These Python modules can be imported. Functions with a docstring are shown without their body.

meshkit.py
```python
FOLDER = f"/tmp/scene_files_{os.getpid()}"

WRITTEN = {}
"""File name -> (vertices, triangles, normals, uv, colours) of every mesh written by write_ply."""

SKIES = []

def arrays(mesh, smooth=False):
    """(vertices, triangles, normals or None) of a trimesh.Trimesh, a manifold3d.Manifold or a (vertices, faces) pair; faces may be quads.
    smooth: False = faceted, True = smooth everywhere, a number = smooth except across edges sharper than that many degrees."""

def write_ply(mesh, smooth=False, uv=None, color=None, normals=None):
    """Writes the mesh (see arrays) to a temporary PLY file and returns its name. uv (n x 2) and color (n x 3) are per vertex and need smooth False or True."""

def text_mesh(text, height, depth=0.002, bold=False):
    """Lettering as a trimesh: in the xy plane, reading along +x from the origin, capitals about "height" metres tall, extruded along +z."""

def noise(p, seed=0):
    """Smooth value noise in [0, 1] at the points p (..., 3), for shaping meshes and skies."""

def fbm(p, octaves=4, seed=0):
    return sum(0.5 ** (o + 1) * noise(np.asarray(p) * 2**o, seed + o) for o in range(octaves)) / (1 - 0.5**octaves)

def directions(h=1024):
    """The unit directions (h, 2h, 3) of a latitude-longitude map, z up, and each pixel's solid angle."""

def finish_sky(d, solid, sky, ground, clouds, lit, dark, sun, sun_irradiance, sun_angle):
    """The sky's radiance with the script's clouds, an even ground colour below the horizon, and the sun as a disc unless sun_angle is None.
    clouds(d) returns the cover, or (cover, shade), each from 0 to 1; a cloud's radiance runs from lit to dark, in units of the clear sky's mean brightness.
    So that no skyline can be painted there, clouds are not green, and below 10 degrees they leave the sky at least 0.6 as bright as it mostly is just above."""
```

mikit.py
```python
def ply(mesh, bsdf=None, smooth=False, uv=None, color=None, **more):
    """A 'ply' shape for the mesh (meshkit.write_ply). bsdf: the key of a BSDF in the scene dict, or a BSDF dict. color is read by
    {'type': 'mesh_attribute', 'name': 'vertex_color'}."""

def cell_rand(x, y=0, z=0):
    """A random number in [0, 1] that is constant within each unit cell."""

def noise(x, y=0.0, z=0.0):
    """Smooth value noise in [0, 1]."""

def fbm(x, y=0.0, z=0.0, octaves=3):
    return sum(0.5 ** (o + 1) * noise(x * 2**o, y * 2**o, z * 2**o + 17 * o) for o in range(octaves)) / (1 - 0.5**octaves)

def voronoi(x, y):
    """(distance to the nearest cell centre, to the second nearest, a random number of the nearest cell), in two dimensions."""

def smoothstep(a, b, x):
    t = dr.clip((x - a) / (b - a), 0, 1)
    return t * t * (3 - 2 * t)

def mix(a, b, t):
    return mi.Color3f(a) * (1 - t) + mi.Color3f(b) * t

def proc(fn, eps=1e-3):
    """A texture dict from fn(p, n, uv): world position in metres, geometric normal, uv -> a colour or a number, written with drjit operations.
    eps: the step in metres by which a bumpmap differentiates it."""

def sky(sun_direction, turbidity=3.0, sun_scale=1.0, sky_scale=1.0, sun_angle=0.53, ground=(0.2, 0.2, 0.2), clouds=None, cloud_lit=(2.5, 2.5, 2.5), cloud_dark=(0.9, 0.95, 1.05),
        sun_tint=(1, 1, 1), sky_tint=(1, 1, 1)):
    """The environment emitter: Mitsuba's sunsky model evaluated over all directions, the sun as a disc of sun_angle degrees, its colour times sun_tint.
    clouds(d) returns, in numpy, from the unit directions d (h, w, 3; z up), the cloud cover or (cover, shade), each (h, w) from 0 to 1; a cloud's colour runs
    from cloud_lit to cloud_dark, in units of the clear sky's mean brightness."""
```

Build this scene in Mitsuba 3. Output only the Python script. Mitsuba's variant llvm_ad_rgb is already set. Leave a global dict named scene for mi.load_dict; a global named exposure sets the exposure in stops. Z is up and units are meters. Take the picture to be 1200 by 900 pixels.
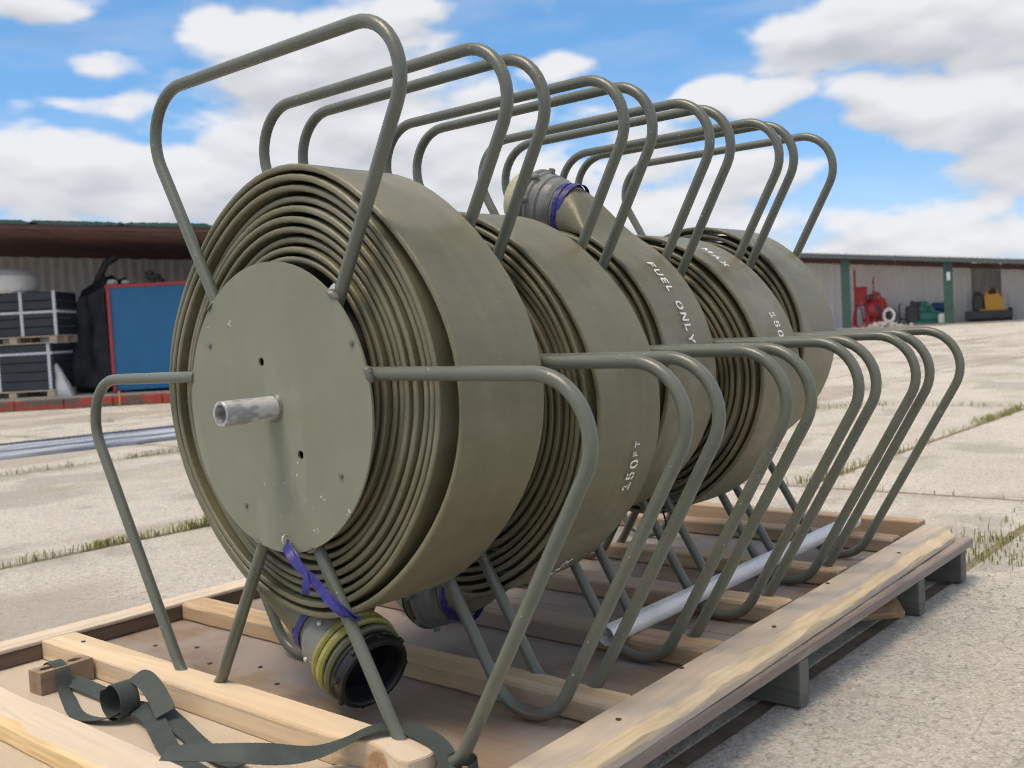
import math, numpy as np, trimesh, mitsuba as mi, drjit as dr, mikit, meshkit
from mikit import proc, noise, fbm, voronoi, smoothstep, mix
import shapely
from shapely.geometry import Polygon, Point
import manifold3d as m3
from manifold3d import Manifold, CrossSection

scene, labels = {'type': 'scene'}, {}
T = mi.ScalarTransform4f
RNG = np.random.default_rng(7)
PI = math.pi

# ---------------------------------------------------------------- camera, sky, exposure
CAM = np.array([1.742, -1.301, 0.139])
FWD = np.array([-0.64891, 0.75890, -0.05464]); UPV = np.array([0.00494, 0.07601, 0.99710])
G = -0.835                                   # height of the yard; the reel axles are at z = 0
scene['camera'] = {'type': 'thinlens', 'fov': 53.08, 'fov_axis': 'x', 'near_clip': 0.05, 'far_clip': 2000.0,
    'aperture_radius': 0.0030, 'focus_distance': 2.5,
    'to_world': T().look_at(origin=CAM.tolist(), target=(CAM + FWD).tolist(), up=UPV.tolist())}
exposure = 1.9

BLOBS = [(-63.9, 17.0, 2.6, 1.0, 1), (-61.2, 14.4, 1.5, 0.9, 0.72), (-57.6, 15.5, 1.5, 0.6, 0.55), (-60.6, 12.1, 2.4, 0.7, 0.7), (-64.4, 11.6, 1.2, 0.5, 0.35), (-53.9, 14.7, 3.3, 2.9, 1), (-48.9, 15.1, 4.8, 2.9, 1), (-52.3, 11.3, 5.7, 2.9, 1), (-56.4, 16.3, 1.9, 1.4, 0.7), (-46.5, 16.8, 2.9, 1.0, 0.8), (-63.2, 8.9, 6.7, 2.0, 1), (-56.1, 8.5, 7.2, 2.4, 1), (-48.3, 9.9, 5.7, 3.3, 1), (-41.8, 7.8, 6.7, 2.9, 1), (-37.7, 13.6, 2.1, 0.7, 0.8), (-41.7, 11.0, 3.3, 2.4, 0.8), (-29.0, 11.4, 1.8, 1.1, 1), (-25.9, 10.9, 2.6, 1.0, 0.9), (-34.2, 8.7, 4.3, 2.6, 0.8), (-27.9, 7.1, 3.3, 1.9, 0.7), (-29.8, 5.0, 6.7, 1.7, 0.8), (-21.1, 13.9, 5.2, 2.0, 1), (-17.0, 13.8, 5.2, 2.4, 1), (-19.1, 10.2, 3.0, 1.7, 1), (-15.1, 10.3, 3.3, 3.3, 1), (-17.2, 8.2, 2.9, 1.2, 0.8), (-15.2, 6.6, 2.9, 2.1, 0.9), (-17.7, 5.1, 5.7, 1.0, 0.6), (-19.3, 3.7, 7.2, 1.2, 0.85), (-23.5, 4.3, 4.8, 1.4, 0.7), (-35.3, 6.0, 7.2, 1.9, 0.8)]

def clouds(d):
    az = np.degrees(np.arctan2(d[..., 0], d[..., 1])); el = np.degrees(np.arcsin(np.clip(d[..., 2], -1, 1)))
    w1 = meshkit.fbm(d * 7 + 3.1, 4, 5) - .5; w2 = meshkit.fbm(d * 7 + 11.7, 4, 9) - .5
    aw, ew = az + 5 * w1, el + 3.5 * w2
    def field(a, e):
        s = 0
        for x, y, rx, ry, w in BLOBS:
            s = np.maximum(s, w * np.exp(-(((a - x) / (rx * 1.05)) ** 2 + ((e - y) / (ry * 1.05)) ** 2) ** 1.3 * .8))
        return s
    seen = np.exp(-(np.maximum(np.abs(az + 40) - 28, 0) / 8) ** 2) * np.exp(-(np.maximum(el - 18, 0) / 4) ** 2)
    big = meshkit.fbm(d * [2.2, 2.2, 4], 4, 21)
    def val(dz):
        q = d + np.array([0, 0, dz]); n = meshkit.fbm(q * [15, 15, 30], 6, 2)
        return field(aw, ew + math.degrees(dz)) * seen + (big * 1.15 - .05) * (1 - seen) + 1.25 * (n - .5)
    soft0 = meshkit.fbm(d * [9, 9, 60] + 2, 5, 44)
    v0 = val(0); up = val(.013) * .6 + val(.026) * .4
    v0 = v0 + .55 * (meshkit.fbm(d * [34, 34, 70] + 8, 4, 77) - .5)
    t = np.clip((v0 - .22) / .44, 0, 1); cover = t * t * (3 - 2 * t)
    cover = np.maximum(cover, .20 * np.clip((meshkit.fbm(d * [6, 16, 40] + 1, 5, 91) - .42) / .3, 0, 1))
    cover = np.maximum(cover, .65 * np.exp(-((el - 1.5) / 4.5) ** 2) * (.5 + soft0))
    soft = meshkit.fbm(d * [11, 11, 30] + 5, 5, 31)
    shade = np.clip(.28 + (up - v0) * 1.1 + (np.clip(v0, 0, 1.2) - .6) * .35 + (soft - .5) * 1.3, 0, 1) * .9
    return cover * .97, shade

scene['sky'] = mikit.sky((-0.10, -0.36, 0.93), turbidity=3, sun_scale=0.50, sun_angle=24, clouds=clouds,
    cloud_lit=(2.22, 2.22, 2.26), cloud_dark=(1.2, 1.25, 1.36), ground=(.3, .28, .25), sky_tint=(0.70, 0.99, 1.14), sky_scale=1.0, sun_tint=(1.0, 0.96, 0.9))

# ---------------------------------------------------------------- materials
def mat(name, color, rough=.6, metal=0.0, bump=None, scale=.001, eps=1e-3, spec=.5, two=True, **kw):
    c = proc(color) if callable(color) else {'type': 'rgb', 'value': list(color)}
    b = {'type': 'principled', 'base_color': c, 'roughness': proc(rough) if callable(rough) else float(rough), 'metallic': metal, 'specular': spec, **kw}
    if bump is not None:
        b = {'type': 'bumpmap', 'arbitrary': proc(bump, eps), 'scale': scale, 'nested_bsdf': b}
    scene[name] = {'type': 'twosided', 'bsdf': b} if two else b

def paint_c(p, n, uv):
    a = noise(p.x * 95, p.y * 95, p.z * 95) * .75 + noise(p.x * 260, p.y * 260, p.z * 260) * .25
    chip = smoothstep(.865, .885, a)
    dirt = fbm(p.x * 18, p.y * 18, p.z * 18)
    base = mix((.100, .114, .092), (.134, .148, .120), dirt)
    base = mix(base, (.42, .42, .36), chip * .8)
    rust = smoothstep(.50, .62, noise(p.x * 55, p.y * 55, p.z * 55) + .22 * smoothstep(-.655, -.68, p.z) - .12) * smoothstep(-.635, -.66, p.z)
    return mix(base, (.19, .095, .04), rust * .6)
mat('olive_paint', paint_c, .34, spec=.6)
def disc_c(p, n, uv):
    d = fbm(p.x * 9, p.y * 9, p.z * 9, 4)
    drip = noise(p.x * 45, p.y * 5, p.z * 5)
    base = mix((.185, .200, .152), (.24, .252, .192), d * .8 + drip * .2)
    chip = smoothstep(.91, .93, noise(p.x * 60 + 9, p.y * 60, p.z * 45) * .7 + noise(p.x * 200, p.y * 200, p.z * 200) * .3 + .10 * smoothstep(.55, .75, noise(p.x * 5 + 2, p.y * 5 + 4, p.z * 5)))
    rub = smoothstep(.60, .72, fbm(p.x * 14 + 3, p.y * 3, p.z * 3.5 + p.x * 2, 4)); base = mix(base, (.27, .285, .235), rub * .35)
    return mix(base, (.55, .54, .48), chip * .8)
mat('disc_paint', disc_c, .48, spec=.4, bump=lambda p, n, uv: fbm(p.x * 60, p.y * 60, p.z * 60), scale=.0006)
def hose_c(p, n, uv):
    d = fbm(p.x * 12, p.y * 12, p.z * 12, 4); s = noise(p.x * 70, p.y * 22, p.z * 70)
    lin = noise(p.x * 4, p.y * 60, p.z * 4); base = mix((.122, .116, .070), (.192, .183, .114), d * .5 + s * .2 + lin * .3)
    dust = smoothstep(.56, .72, fbm(p.x * 5 + 2, p.y * 5, p.z * 5, 4)) * .35
    spk = smoothstep(.84, .88, noise(p.x * 150, p.y * 150, p.z * 150))
    return mix(mix(base, (.27, .255, .205), dust), (.30, .28, .23), spk * .18)
mat('hose_rubber', hose_c, .40, spec=.6, bump=lambda p, n, uv: fbm(p.x * 220, p.y * 220, p.z * 220) + .8 * fbm(p.x * 16, p.y * 26, p.z * 16, 2) * 2.0, scale=.0007)
mat('galvanised', lambda p, n, uv: mix((.34, .35, .36), (.58, .59, .60), smoothstep(.35, .65, noise(p.x * 130, p.y * 60, p.z * 130) * .6 + noise(p.x * 40, p.y * 20, p.z * 40) * .4)), .45, .35)
mat('pipe_steel', lambda p, n, uv: mix((.66, .66, .67), (.84, .84, .85), fbm(p.x * 60, p.y * 14, p.z * 60)), .42, .25)
mat('black_rubber', (.010, .011, .013), .42)
mat('dark_fabric', lambda p, n, uv: mix((.012, .014, .019), (.04, .044, .052), fbm(p.x * 4, p.y * 4, p.z * 4)), .55)
mat('coupling_yellow', lambda p, n, uv: mix((.20, .195, .05), (.36, .345, .10), fbm(p.x * 40, p.y * 40, p.z * 40)), .36)
mat('coupling_olive', lambda p, n, uv: mix((.085, .088, .05), (.13, .132, .075), fbm(p.x * 40, p.y * 40, p.z * 40)), .4)
mat('coupling_grey', lambda p, n, uv: mix((.16, .17, .16), (.24, .25, .24), fbm(p.x * 40, p.y * 40, p.z * 40)), .42, .1)
mat('cap_cream', (.55, .54, .36), .5)
mat('blue_tape', lambda p, n, uv: mix((.022, .02, .15), (.05, .045, .27), noise(p.x * 120, p.y * 120, p.z * 120)), .35)
mat('white_print', lambda p, n, uv: mix((.82, .81, .78), (.45, .43, .36), smoothstep(.70, .80, noise(p.x * 260, p.y * 260, p.z * 260))), .7)
mat('zinc', (.62, .60, .52), .35, .6)

def wood(name, axis, c1, c2, c3, weather=.5):
    def f(p, n, uv):
        u, w = (p.x, p.y) if axis == 0 else (p.y, p.x)
        wob = noise(u * 2.5, w * 6, p.z * 6) * .05
        g = noise(u * 3.5, (w + wob) * 95, (p.z + wob) * 95) * .6 + noise(u * 7, (w + wob) * 300, (p.z + wob) * 300) * .4
        k = fbm(u * 2.2, w * 9, p.z * 9, 4)
        late = smoothstep(.52, .62, noise(u * .9, (w + wob) * 48, (p.z + wob) * 48))
        b = mix(mix(c1, c2, g), c3, smoothstep(.5 - weather * .2, .85 - weather * .2, k))
        return mix(b, mi.Color3f(c2) * .8, late * .45)
    def h(p, n, uv):
        u, w = (p.x, p.y) if axis == 0 else (p.y, p.x)
        return noise(u * 5, w * 160, p.z * 160) + .6 * noise(u * 12, w * 420, p.z * 420)
    mat(name, f, .8, spec=.2, bump=h, scale=.0009)
wood('pine_cross', 0, (.74, .61, .43), (.62, .48, .31), (.58, .50, .41), .35)
wood('pine_cross_dark', 0, (.46, .33, .21), (.34, .23, .14), (.33, .27, .22), .6)
wood('rail_shaded_side', 1, (.20, .145, .11), (.13, .095, .075), (.17, .13, .11), .6)  # far rail: shade of the inner face put into the wood colour
wood('pine_weathered', 0, (.58, .44, .29), (.45, .32, .19), (.42, .34, .26), .5)
wood('rail_lit_top', 1, (.66, .57, .45), (.54, .46, .36), (.50, .44, .38), .5)  # far rail: light on its top put into the wood colour
def side_beam_c(p, n, uv):
    g = noise((p.x + noise(p.y * 3, p.x * 5) * .03) * 110, p.y * 4, p.z * 110) * .6 + noise(p.x * 330, p.y * 9, p.z * 330) * .4
    k = fbm(p.y * 2.4 + 7, p.x * 10, p.z * 10, 4)
    old = mix(mix((.58, .50, .40), (.43, .36, .28), g), (.42, .38, .34), smoothstep(.38, .7, k))
    e = p.x - (.660 - .028 * p.y) + .018 * (fbm(p.y * 3.2, 5, 3) - .5) + .012 * (noise(p.y * 13, p.x * 160, p.z * 160) - .5)
    lo = -.668 + .012 * (fbm(p.y * 4.1 + 9, 2, 1) - .5) + .010 * (noise(p.y * 15, p.z * 170) - .5)
    fresh = smoothstep(-.022, -.010, e) * smoothstep(lo - .003, lo + .004, p.z)
    fr = mix((.76, .64, .45), (.58, .44, .26), noise(p.x * 140, p.y * 7, p.z * 140) * .7 + noise(p.y * 9, p.z * 300, p.x * 300) * .3)
    return mix(old, fr, fresh)
mat('side_beam_wood', side_beam_c, .8, spec=.2, bump=lambda p, n, uv: noise(p.x * 170, p.y * 6, p.z * 170) + .6 * noise(p.x * 420, p.y * 14, p.z * 420), scale=.001)
def front_beam_c(p, n, uv):
    g = noise(p.x * 4, (p.y + noise(p.x * 3, p.y * 5) * .03) * 110, p.z * 110) * .6 + noise(p.x * 9, p.y * 330, p.z * 330) * .4
    k = fbm(p.x * 2.4 + 7, p.y * 10, p.z * 10, 4)
    old = mix(mix((.70, .60, .47), (.57, .48, .37), g), (.52, .46, .41), smoothstep(.38, .7, k))
    e = -p.y - .398 + .022 * (fbm(p.x * 11, p.z * 25, 3) - .5)
    fr = mix((.78, .62, .37), (.58, .40, .19), noise(p.x * 9, p.y * 140, p.z * 140))
    return mix(old, fr, smoothstep(-.012, .0, e))
mat('front_beam_wood', front_beam_c, .8, spec=.2, bump=lambda p, n, uv: noise(p.x * 6, p.y * 170, p.z * 170), scale=.001)
def deck_c(p, n, uv):
    f = fbm(p.x * 4, p.y * 4, 3, 5); g = noise(p.x * 5, p.y * 120) * .5 + noise(p.x * 12, p.y * 300) * .5
    b = mix(mix((.27, .205, .15), (.195, .148, .11), g), (.285, .25, .225), smoothstep(.38, .64, f))
    saw = smoothstep(.42, .60, fbm(p.x * 7, p.y * 7, 8, 4) + .9 * (smoothstep(.03, -.12, p.y) - .5) * 1.0)
    b = mix(b, (.54, .47, .37), saw * .8)
    return b
mat('deck_wood', deck_c, .85, spec=.15, bump=lambda p, n, uv: fbm(p.x * 60, p.y * 160, 2), scale=.0012)
wood('skid_edge', 1, (.34, .29, .25), (.23, .19, .165), (.26, .225, .21), .6)
wood('skid_bearer', 0, (.16, .17, .15), (.11, .115, .10), (.15, .15, .135), .6)
wood('block_wood', 1, (.42, .28, .16), (.30, .19, .10), (.30, .23, .17), .6)
wood('pallet_wood', 0, (.60, .50, .36), (.48, .38, .26), (.5, .44, .36))
mat('strap_green', lambda p, n, uv: mix((.040, .054, .052), (.066, .082, .079), fbm(p.x * 35, p.y * 35, p.z * 35)), .6, spec=.3)

def concrete_c(p, n, uv):
    big = fbm(p.x * .55, p.y * .55, 1, 4); mid = fbm(p.x * 3.1, p.y * 3.1, 5, 4)
    fine = noise(p.x * 75, p.y * 75) * .5 + noise(p.x * 190, p.y * 190) * .5
    v1, v2, vr = voronoi(p.x * 105, p.y * 105)
    agg = smoothstep(.42, .25, v1) * smoothstep(.45, .75, vr)
    b = mix((.352, .335, .297), (.487, .467, .425), mid * .55 + big * .45)
    b = b * (.74 + .5 * fine)
    b = mix(b, (.60, .575, .52), agg * .45)
    blot = smoothstep(.56, .66, fbm(p.x * 1.7 + 9, p.y * 1.7, 3, 5)); b = mix(b, b * .70, blot * .7)
    pit = smoothstep(.76, .84, noise(p.x * 95 + 5, p.y * 95)); b = mix(b, (.17, .155, .13), pit * .45)
    st = smoothstep(.60, .70, fbm(p.x * .9 + 31, p.y * .35 + 4, 2, 5)); b = mix(b, (.27, .24, .205), st * .55)
    moss = smoothstep(.60, .72, fbm(p.x * 2.2 + 50, p.y * 1.2, 9, 4)); b = mix(b, (.26, .25, .16), moss * .3)
    jd = dr.minimum(dr.abs(p.x + 6.75), dr.minimum(dr.abs(p.x + 3.10), dr.abs(p.y - 4.10)) + .12)
    dirt = smoothstep(.34, .05, jd + .5 * (fbm(p.x * 2.6, p.y * 2.6, 12, 5) - .45)) * smoothstep(.35, .6, noise(p.x * 30, p.y * 30) * .5 + fbm(p.x * 6, p.y * 6, 3, 4) * .5 + .1)
    b = mix(b, (.20, .175, .145), dirt * .6)
    crk = dr.abs(fbm(p.x * .7 + 77, p.y * .7 + 3, 4, 5) - .5)
    return mix(b, (.13, .115, .095), smoothstep(.0018, .0006, crk) * .3)
mat('concrete', concrete_c, .9, spec=.2, bump=lambda p, n, uv: fbm(p.x * 45, p.y * 45, 3, 4) + .35 * noise(p.x * 210, p.y * 210), scale=.006)
mat('joint_soil', lambda p, n, uv: mix((.13, .11, .08), (.24, .21, .16), fbm(p.x * 30, p.y * 30, 1)), .95, spec=.1)
scene['grass_blade'] = {'type': 'twosided', 'bsdf': {'type': 'principled', 'base_color': proc(lambda p, n, uv: mix((.15, .19, .045), (.32, .30, .11), noise(p.x * 20, p.y * 20, 4))), 'roughness': .7, 'specular': .2}}
mat('shed_green', lambda p, n, uv: mix((.025, .07, .055), (.045, .105, .085), fbm(p.x * 3, p.y * 3, p.z * 3)), .55)
mat('shed_sheet', lambda p, n, uv: mix((.62, .61, .595), (.71, .70, .685), fbm(p.x * 1.2, p.y * 1.2, p.z * .5, 4)), .7)
mat('fascia_grey', (.085, .105, .11), .6)
mat('soffit_red', lambda p, n, uv: mix((.10, .05, .045), (.16, .085, .075), fbm(p.x * 2, p.y * 2, p.z * 2)), .8)
mat('white_sheet', lambda p, n, uv: mix((.60, .62, .64), (.72, .73, .74), fbm(p.x * 1.3, p.y * 1.3, p.z * .7)), .6)
mat('red_paint', lambda p, n, uv: mix((.34, .018, .022), (.50, .035, .04), fbm(p.x * 5, p.y * 5, p.z * 5)), .45)
mat('kerb_red', lambda p, n, uv: mix(mix((.42, .075, .06), (.33, .05, .04), fbm(p.x * 3, p.y * 3, p.z * 9)), (.13, .10, .09), smoothstep(.45, .58, fbm(p.x * 2.4 + 3, p.y * 2.4, p.z * 6, 4))), .8)
mat('slab_edge', lambda p, n, uv: mix((.22, .20, .18), (.33, .30, .27), fbm(p.x * 4, p.y * 4, p.z * 4)), .9)
mat('blue_panel', lambda p, n, uv: mix((.015, .15, .33), (.026, .185, .39), fbm(p.x * 3, p.y * 3, p.z * 2)), .55)
mat('frame_red', (.45, .06, .07), .5)
mat('black_wrap', lambda p, n, uv: mix((.018, .024, .034), (.04, .05, .062), fbm(p.x * 5, p.y * 5, p.z * 5)), .35)
mat('white_strap', (.62, .65, .70), .5)
mat('white_plastic', lambda p, n, uv: mix((.66, .67, .66), (.76, .76, .74), fbm(p.x * 6, p.y * 6, p.z * 6)), .5)
mat('machine_green', lambda p, n, uv: mix((.02, .15, .11), (.05, .24, .18), fbm(p.x * 4, p.y * 4, p.z * 4)), .5)
mat('machine_yellow', lambda p, n, uv: mix((.55, .25, .02), (.62, .33, .04), fbm(p.x * 4, p.y * 4, p.z * 4)), .45)
mat('machine_blue', (.03, .07, .17), .5)
mat('tyre', (.022, .022, .024), .7)
mat('dark_steel', lambda p, n, uv: mix((.03, .032, .036), (.07, .07, .072), fbm(p.x * 4, p.y * 4, p.z * 4)), .6)
mat('rubble', lambda p, n, uv: mix((.28, .27, .26), (.42, .41, .39), fbm(p.x * 9, p.y * 9, p.z * 9)), .9)
mat('strip_steel', lambda p, n, uv: mix((.24, .28, .34), (.52, .57, .64), smoothstep(.3, .7, fbm(p.x * 9, p.y * .8, 4, 4))), .4, .3)
mat('strip_dark', lambda p, n, uv: mix((.05, .065, .10), (.11, .13, .18), fbm(p.x * 9, p.y * .8, 4, 4)), .4, .2)

# ---------------------------------------------------------------- helpers
def put(key, mesh, bsdf, smooth=False, label=None, cat=None, group=None, kind=None):
    k, i = key, 0
    while k in scene or (k in labels):
        i += 1; k = f'{key}_{i:03d}'
    scene[k] = mikit.ply(mesh, bsdf, smooth)
    e = {a: b for a, b in (('label', label), ('category', cat), ('group', group), ('kind', kind)) if b}
    if e: labels[k] = e
    return k
def thing(key, label, cat, group=None):
    k, i = key, 0
    while k in labels or k in scene:
        i += 1; k = f'{key}_{i:03d}'
    labels[k] = {'label': label, 'category': cat}
    if group: labels[k]['group'] = group
    return k
cat = trimesh.util.concatenate
def man(m):
    a = m.to_mesh(); return trimesh.Trimesh(a.vert_properties[:, :3], a.tri_verts, process=False)
def sweep(path, r, sides=14, closed_caps=True, plane_n=None):
    """A round tube of radius r (number or list) along the points."""
    p = np.asarray(path, float); n = len(p); r = np.broadcast_to(r, (n,))
    t = np.gradient(p, axis=0); t /= np.linalg.norm(t, axis=1, keepdims=True)
    a = np.cross(t[0], plane_n if plane_n is not None else ([0, 0, 1] if abs(t[0][2]) < .9 else [1, 0, 0])); A = []
    for i in range(n):
        a = a - t[i] * (a @ t[i]); a /= np.linalg.norm(a); A.append(a)
    A = np.array(A); B = np.cross(t, A); ang = np.arange(sides) * 2 * PI / sides
    v = p[:, None] + r[:, None, None] * (np.cos(ang)[None, :, None] * A[:, None] + np.sin(ang)[None, :, None] * B[:, None])
    return ringmesh(v, closed_caps)
def ringmesh(v, caps=True, closed=True):
    n, s = v.shape[:2]; V = v.reshape(-1, 3); F = []
    i, j = np.meshgrid(np.arange(n - 1), np.arange(s if closed else s - 1), indexing='ij')
    a, b, c, d = i * s + j, i * s + (j + 1) % s, (i + 1) * s + (j + 1) % s, (i + 1) * s + j
    F = np.concatenate([np.stack([a, b, c], -1).reshape(-1, 3), np.stack([a, c, d], -1).reshape(-1, 3)])
    if caps:
        V = np.vstack([V, v[0].mean(0), v[-1].mean(0)]); k = np.arange(s)
        F = np.vstack([F, np.stack([(k + 1) % s, k, np.full(s, n * s)], 1), np.stack([(n - 1) * s + k, (n - 1) * s + (k + 1) % s, np.full(s, n * s + 1)], 1)])
    m = trimesh.Trimesh(V, F, process=False)
    if caps and m.volume < 0: m.invert()
    return m
def plank(p0, p1, w, h, up=(0, 0, 1), ch=.004, n=None, rough=.0012, seed=0, wane=None):
    """A sawn timber from p0 to p1 (centre line of its section), w wide, h tall, edges chamfered, faces slightly uneven. Ends carry small chamfers."""
    p0, p1 = np.array(p0, float), np.array(p1, float); L = np.linalg.norm(p1 - p0); t = (p1 - p0) / L
    u = np.array(up, float); u = u - t * (u @ t); u /= np.linalg.norm(u); s = np.cross(t, u)
    c = [ch] * 4 if np.isscalar(ch) else ch          # corners: (+s,+u), (-s,+u), (-s,-u), (+s,-u)
    n = n or max(2, int(L / .07)); S = []
    for x in [0, ch if np.isscalar(ch) else .004] + list(np.linspace(0, L, n + 1)[1:-1]) + [L - (ch if np.isscalar(ch) else .004), L]:
        k = 0.5 * (ch if np.isscalar(ch) else .004) if x in (0, L) else 0
        W, H = w / 2 - k, h / 2 - k
        cc = list(c)
        if wane is not None: cc[0] = wane(x)
        sec = [(W, H - cc[0]), (W - cc[0], H), (-W + c[1], H), (-W, H - c[1]), (-W, -H + c[2]), (-W + c[2], -H), (W - c[3], -H), (W, -H + c[3])]
        S.append([p0 + t * x + s * a + u * b for a, b in sec])
    v = np.array(S); q = v.reshape(-1, 3)
    q += (meshkit.noise(q * 17 + seed * 3.3, seed)[:, None] - .5) * 2 * rough
    return ringmesh(q.reshape(v.shape), True)
def box(c, e, ch=.01, R=None):
    """A box with chamfered edges: centre c, full sizes e."""
    e = np.array(e, float); ch = min(ch, e.min() * .45); h = e / 2
    pts = [[sx * (h[0] - ch * (k != 0)), sy * (h[1] - ch * (k != 1)), sz * (h[2] - ch * (k != 2))] for sx in (-1, 1) for sy in (-1, 1) for sz in (-1, 1) for k in range(3)]
    m = trimesh.Trimesh(pts, process=False).convex_hull
    if R is not None: m.apply_transform(R)
    m.apply_translation(c); return m
def frame(o, z, x=None):
    z = np.array(z, float); z /= np.linalg.norm(z)
    x = np.array(x if x is not None else ([0, 1, 0] if abs(z[1]) < .9 else [1, 0, 0]), float); x -= z * (x @ z); x /= np.linalg.norm(x)
    M = np.eye(4); M[:3, 0], M[:3, 1], M[:3, 2], M[:3, 3] = x, np.cross(z, x), z, o; return M
def lathe(profile, o, axis, sides=40):
    """profile: (r, s) pairs, a closed outline or open at the axis, turned round the axis through o."""
    m = trimesh.creation.revolve(np.array(profile, float), sections=sides); m.apply_transform(frame(o, axis))
    if m.is_volume and m.volume < 0: m.invert()
    return m
def ring(r0, r1, s0, s1, o, axis, ch=.003, sides=40):
    return lathe([(r0, s0), (r1 - ch, s0), (r1, s0 + ch), (r1, s1 - ch), (r1 - ch, s1), (r0, s1), (r0, s0)], o, axis, sides)
def ribbon(pts, normals, w, th=.0022, sub=6):
    """A flat band through the points; normals point out of its flat side."""
    from scipy.interpolate import CubicSpline
    p, nn = np.array(pts, float), np.array(normals, float); k = np.r_[0, np.cumsum(np.linalg.norm(np.diff(p, axis=0), axis=1) + 1e-6)]
    x = np.linspace(0, k[-1], len(p) * sub); P = CubicSpline(k, p)(x); N = np.stack([np.interp(x, k, nn[:, i]) for i in range(3)], 1)
    t = np.gradient(P, axis=0); t /= np.linalg.norm(t, axis=1, keepdims=True)
    N -= t * (N * t).sum(1, keepdims=True); N /= np.linalg.norm(N, axis=1, keepdims=True); S = np.cross(t, N)
    sec = [(-.5, .3), (-.47, .5), (.47, .5), (.5, .3), (.5, -.3), (.47, -.5), (-.47, -.5), (-.5, -.3)]
    return ringmesh(np.stack([P + S * a * w + N * b * th for a, b in sec], 1), True)

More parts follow.
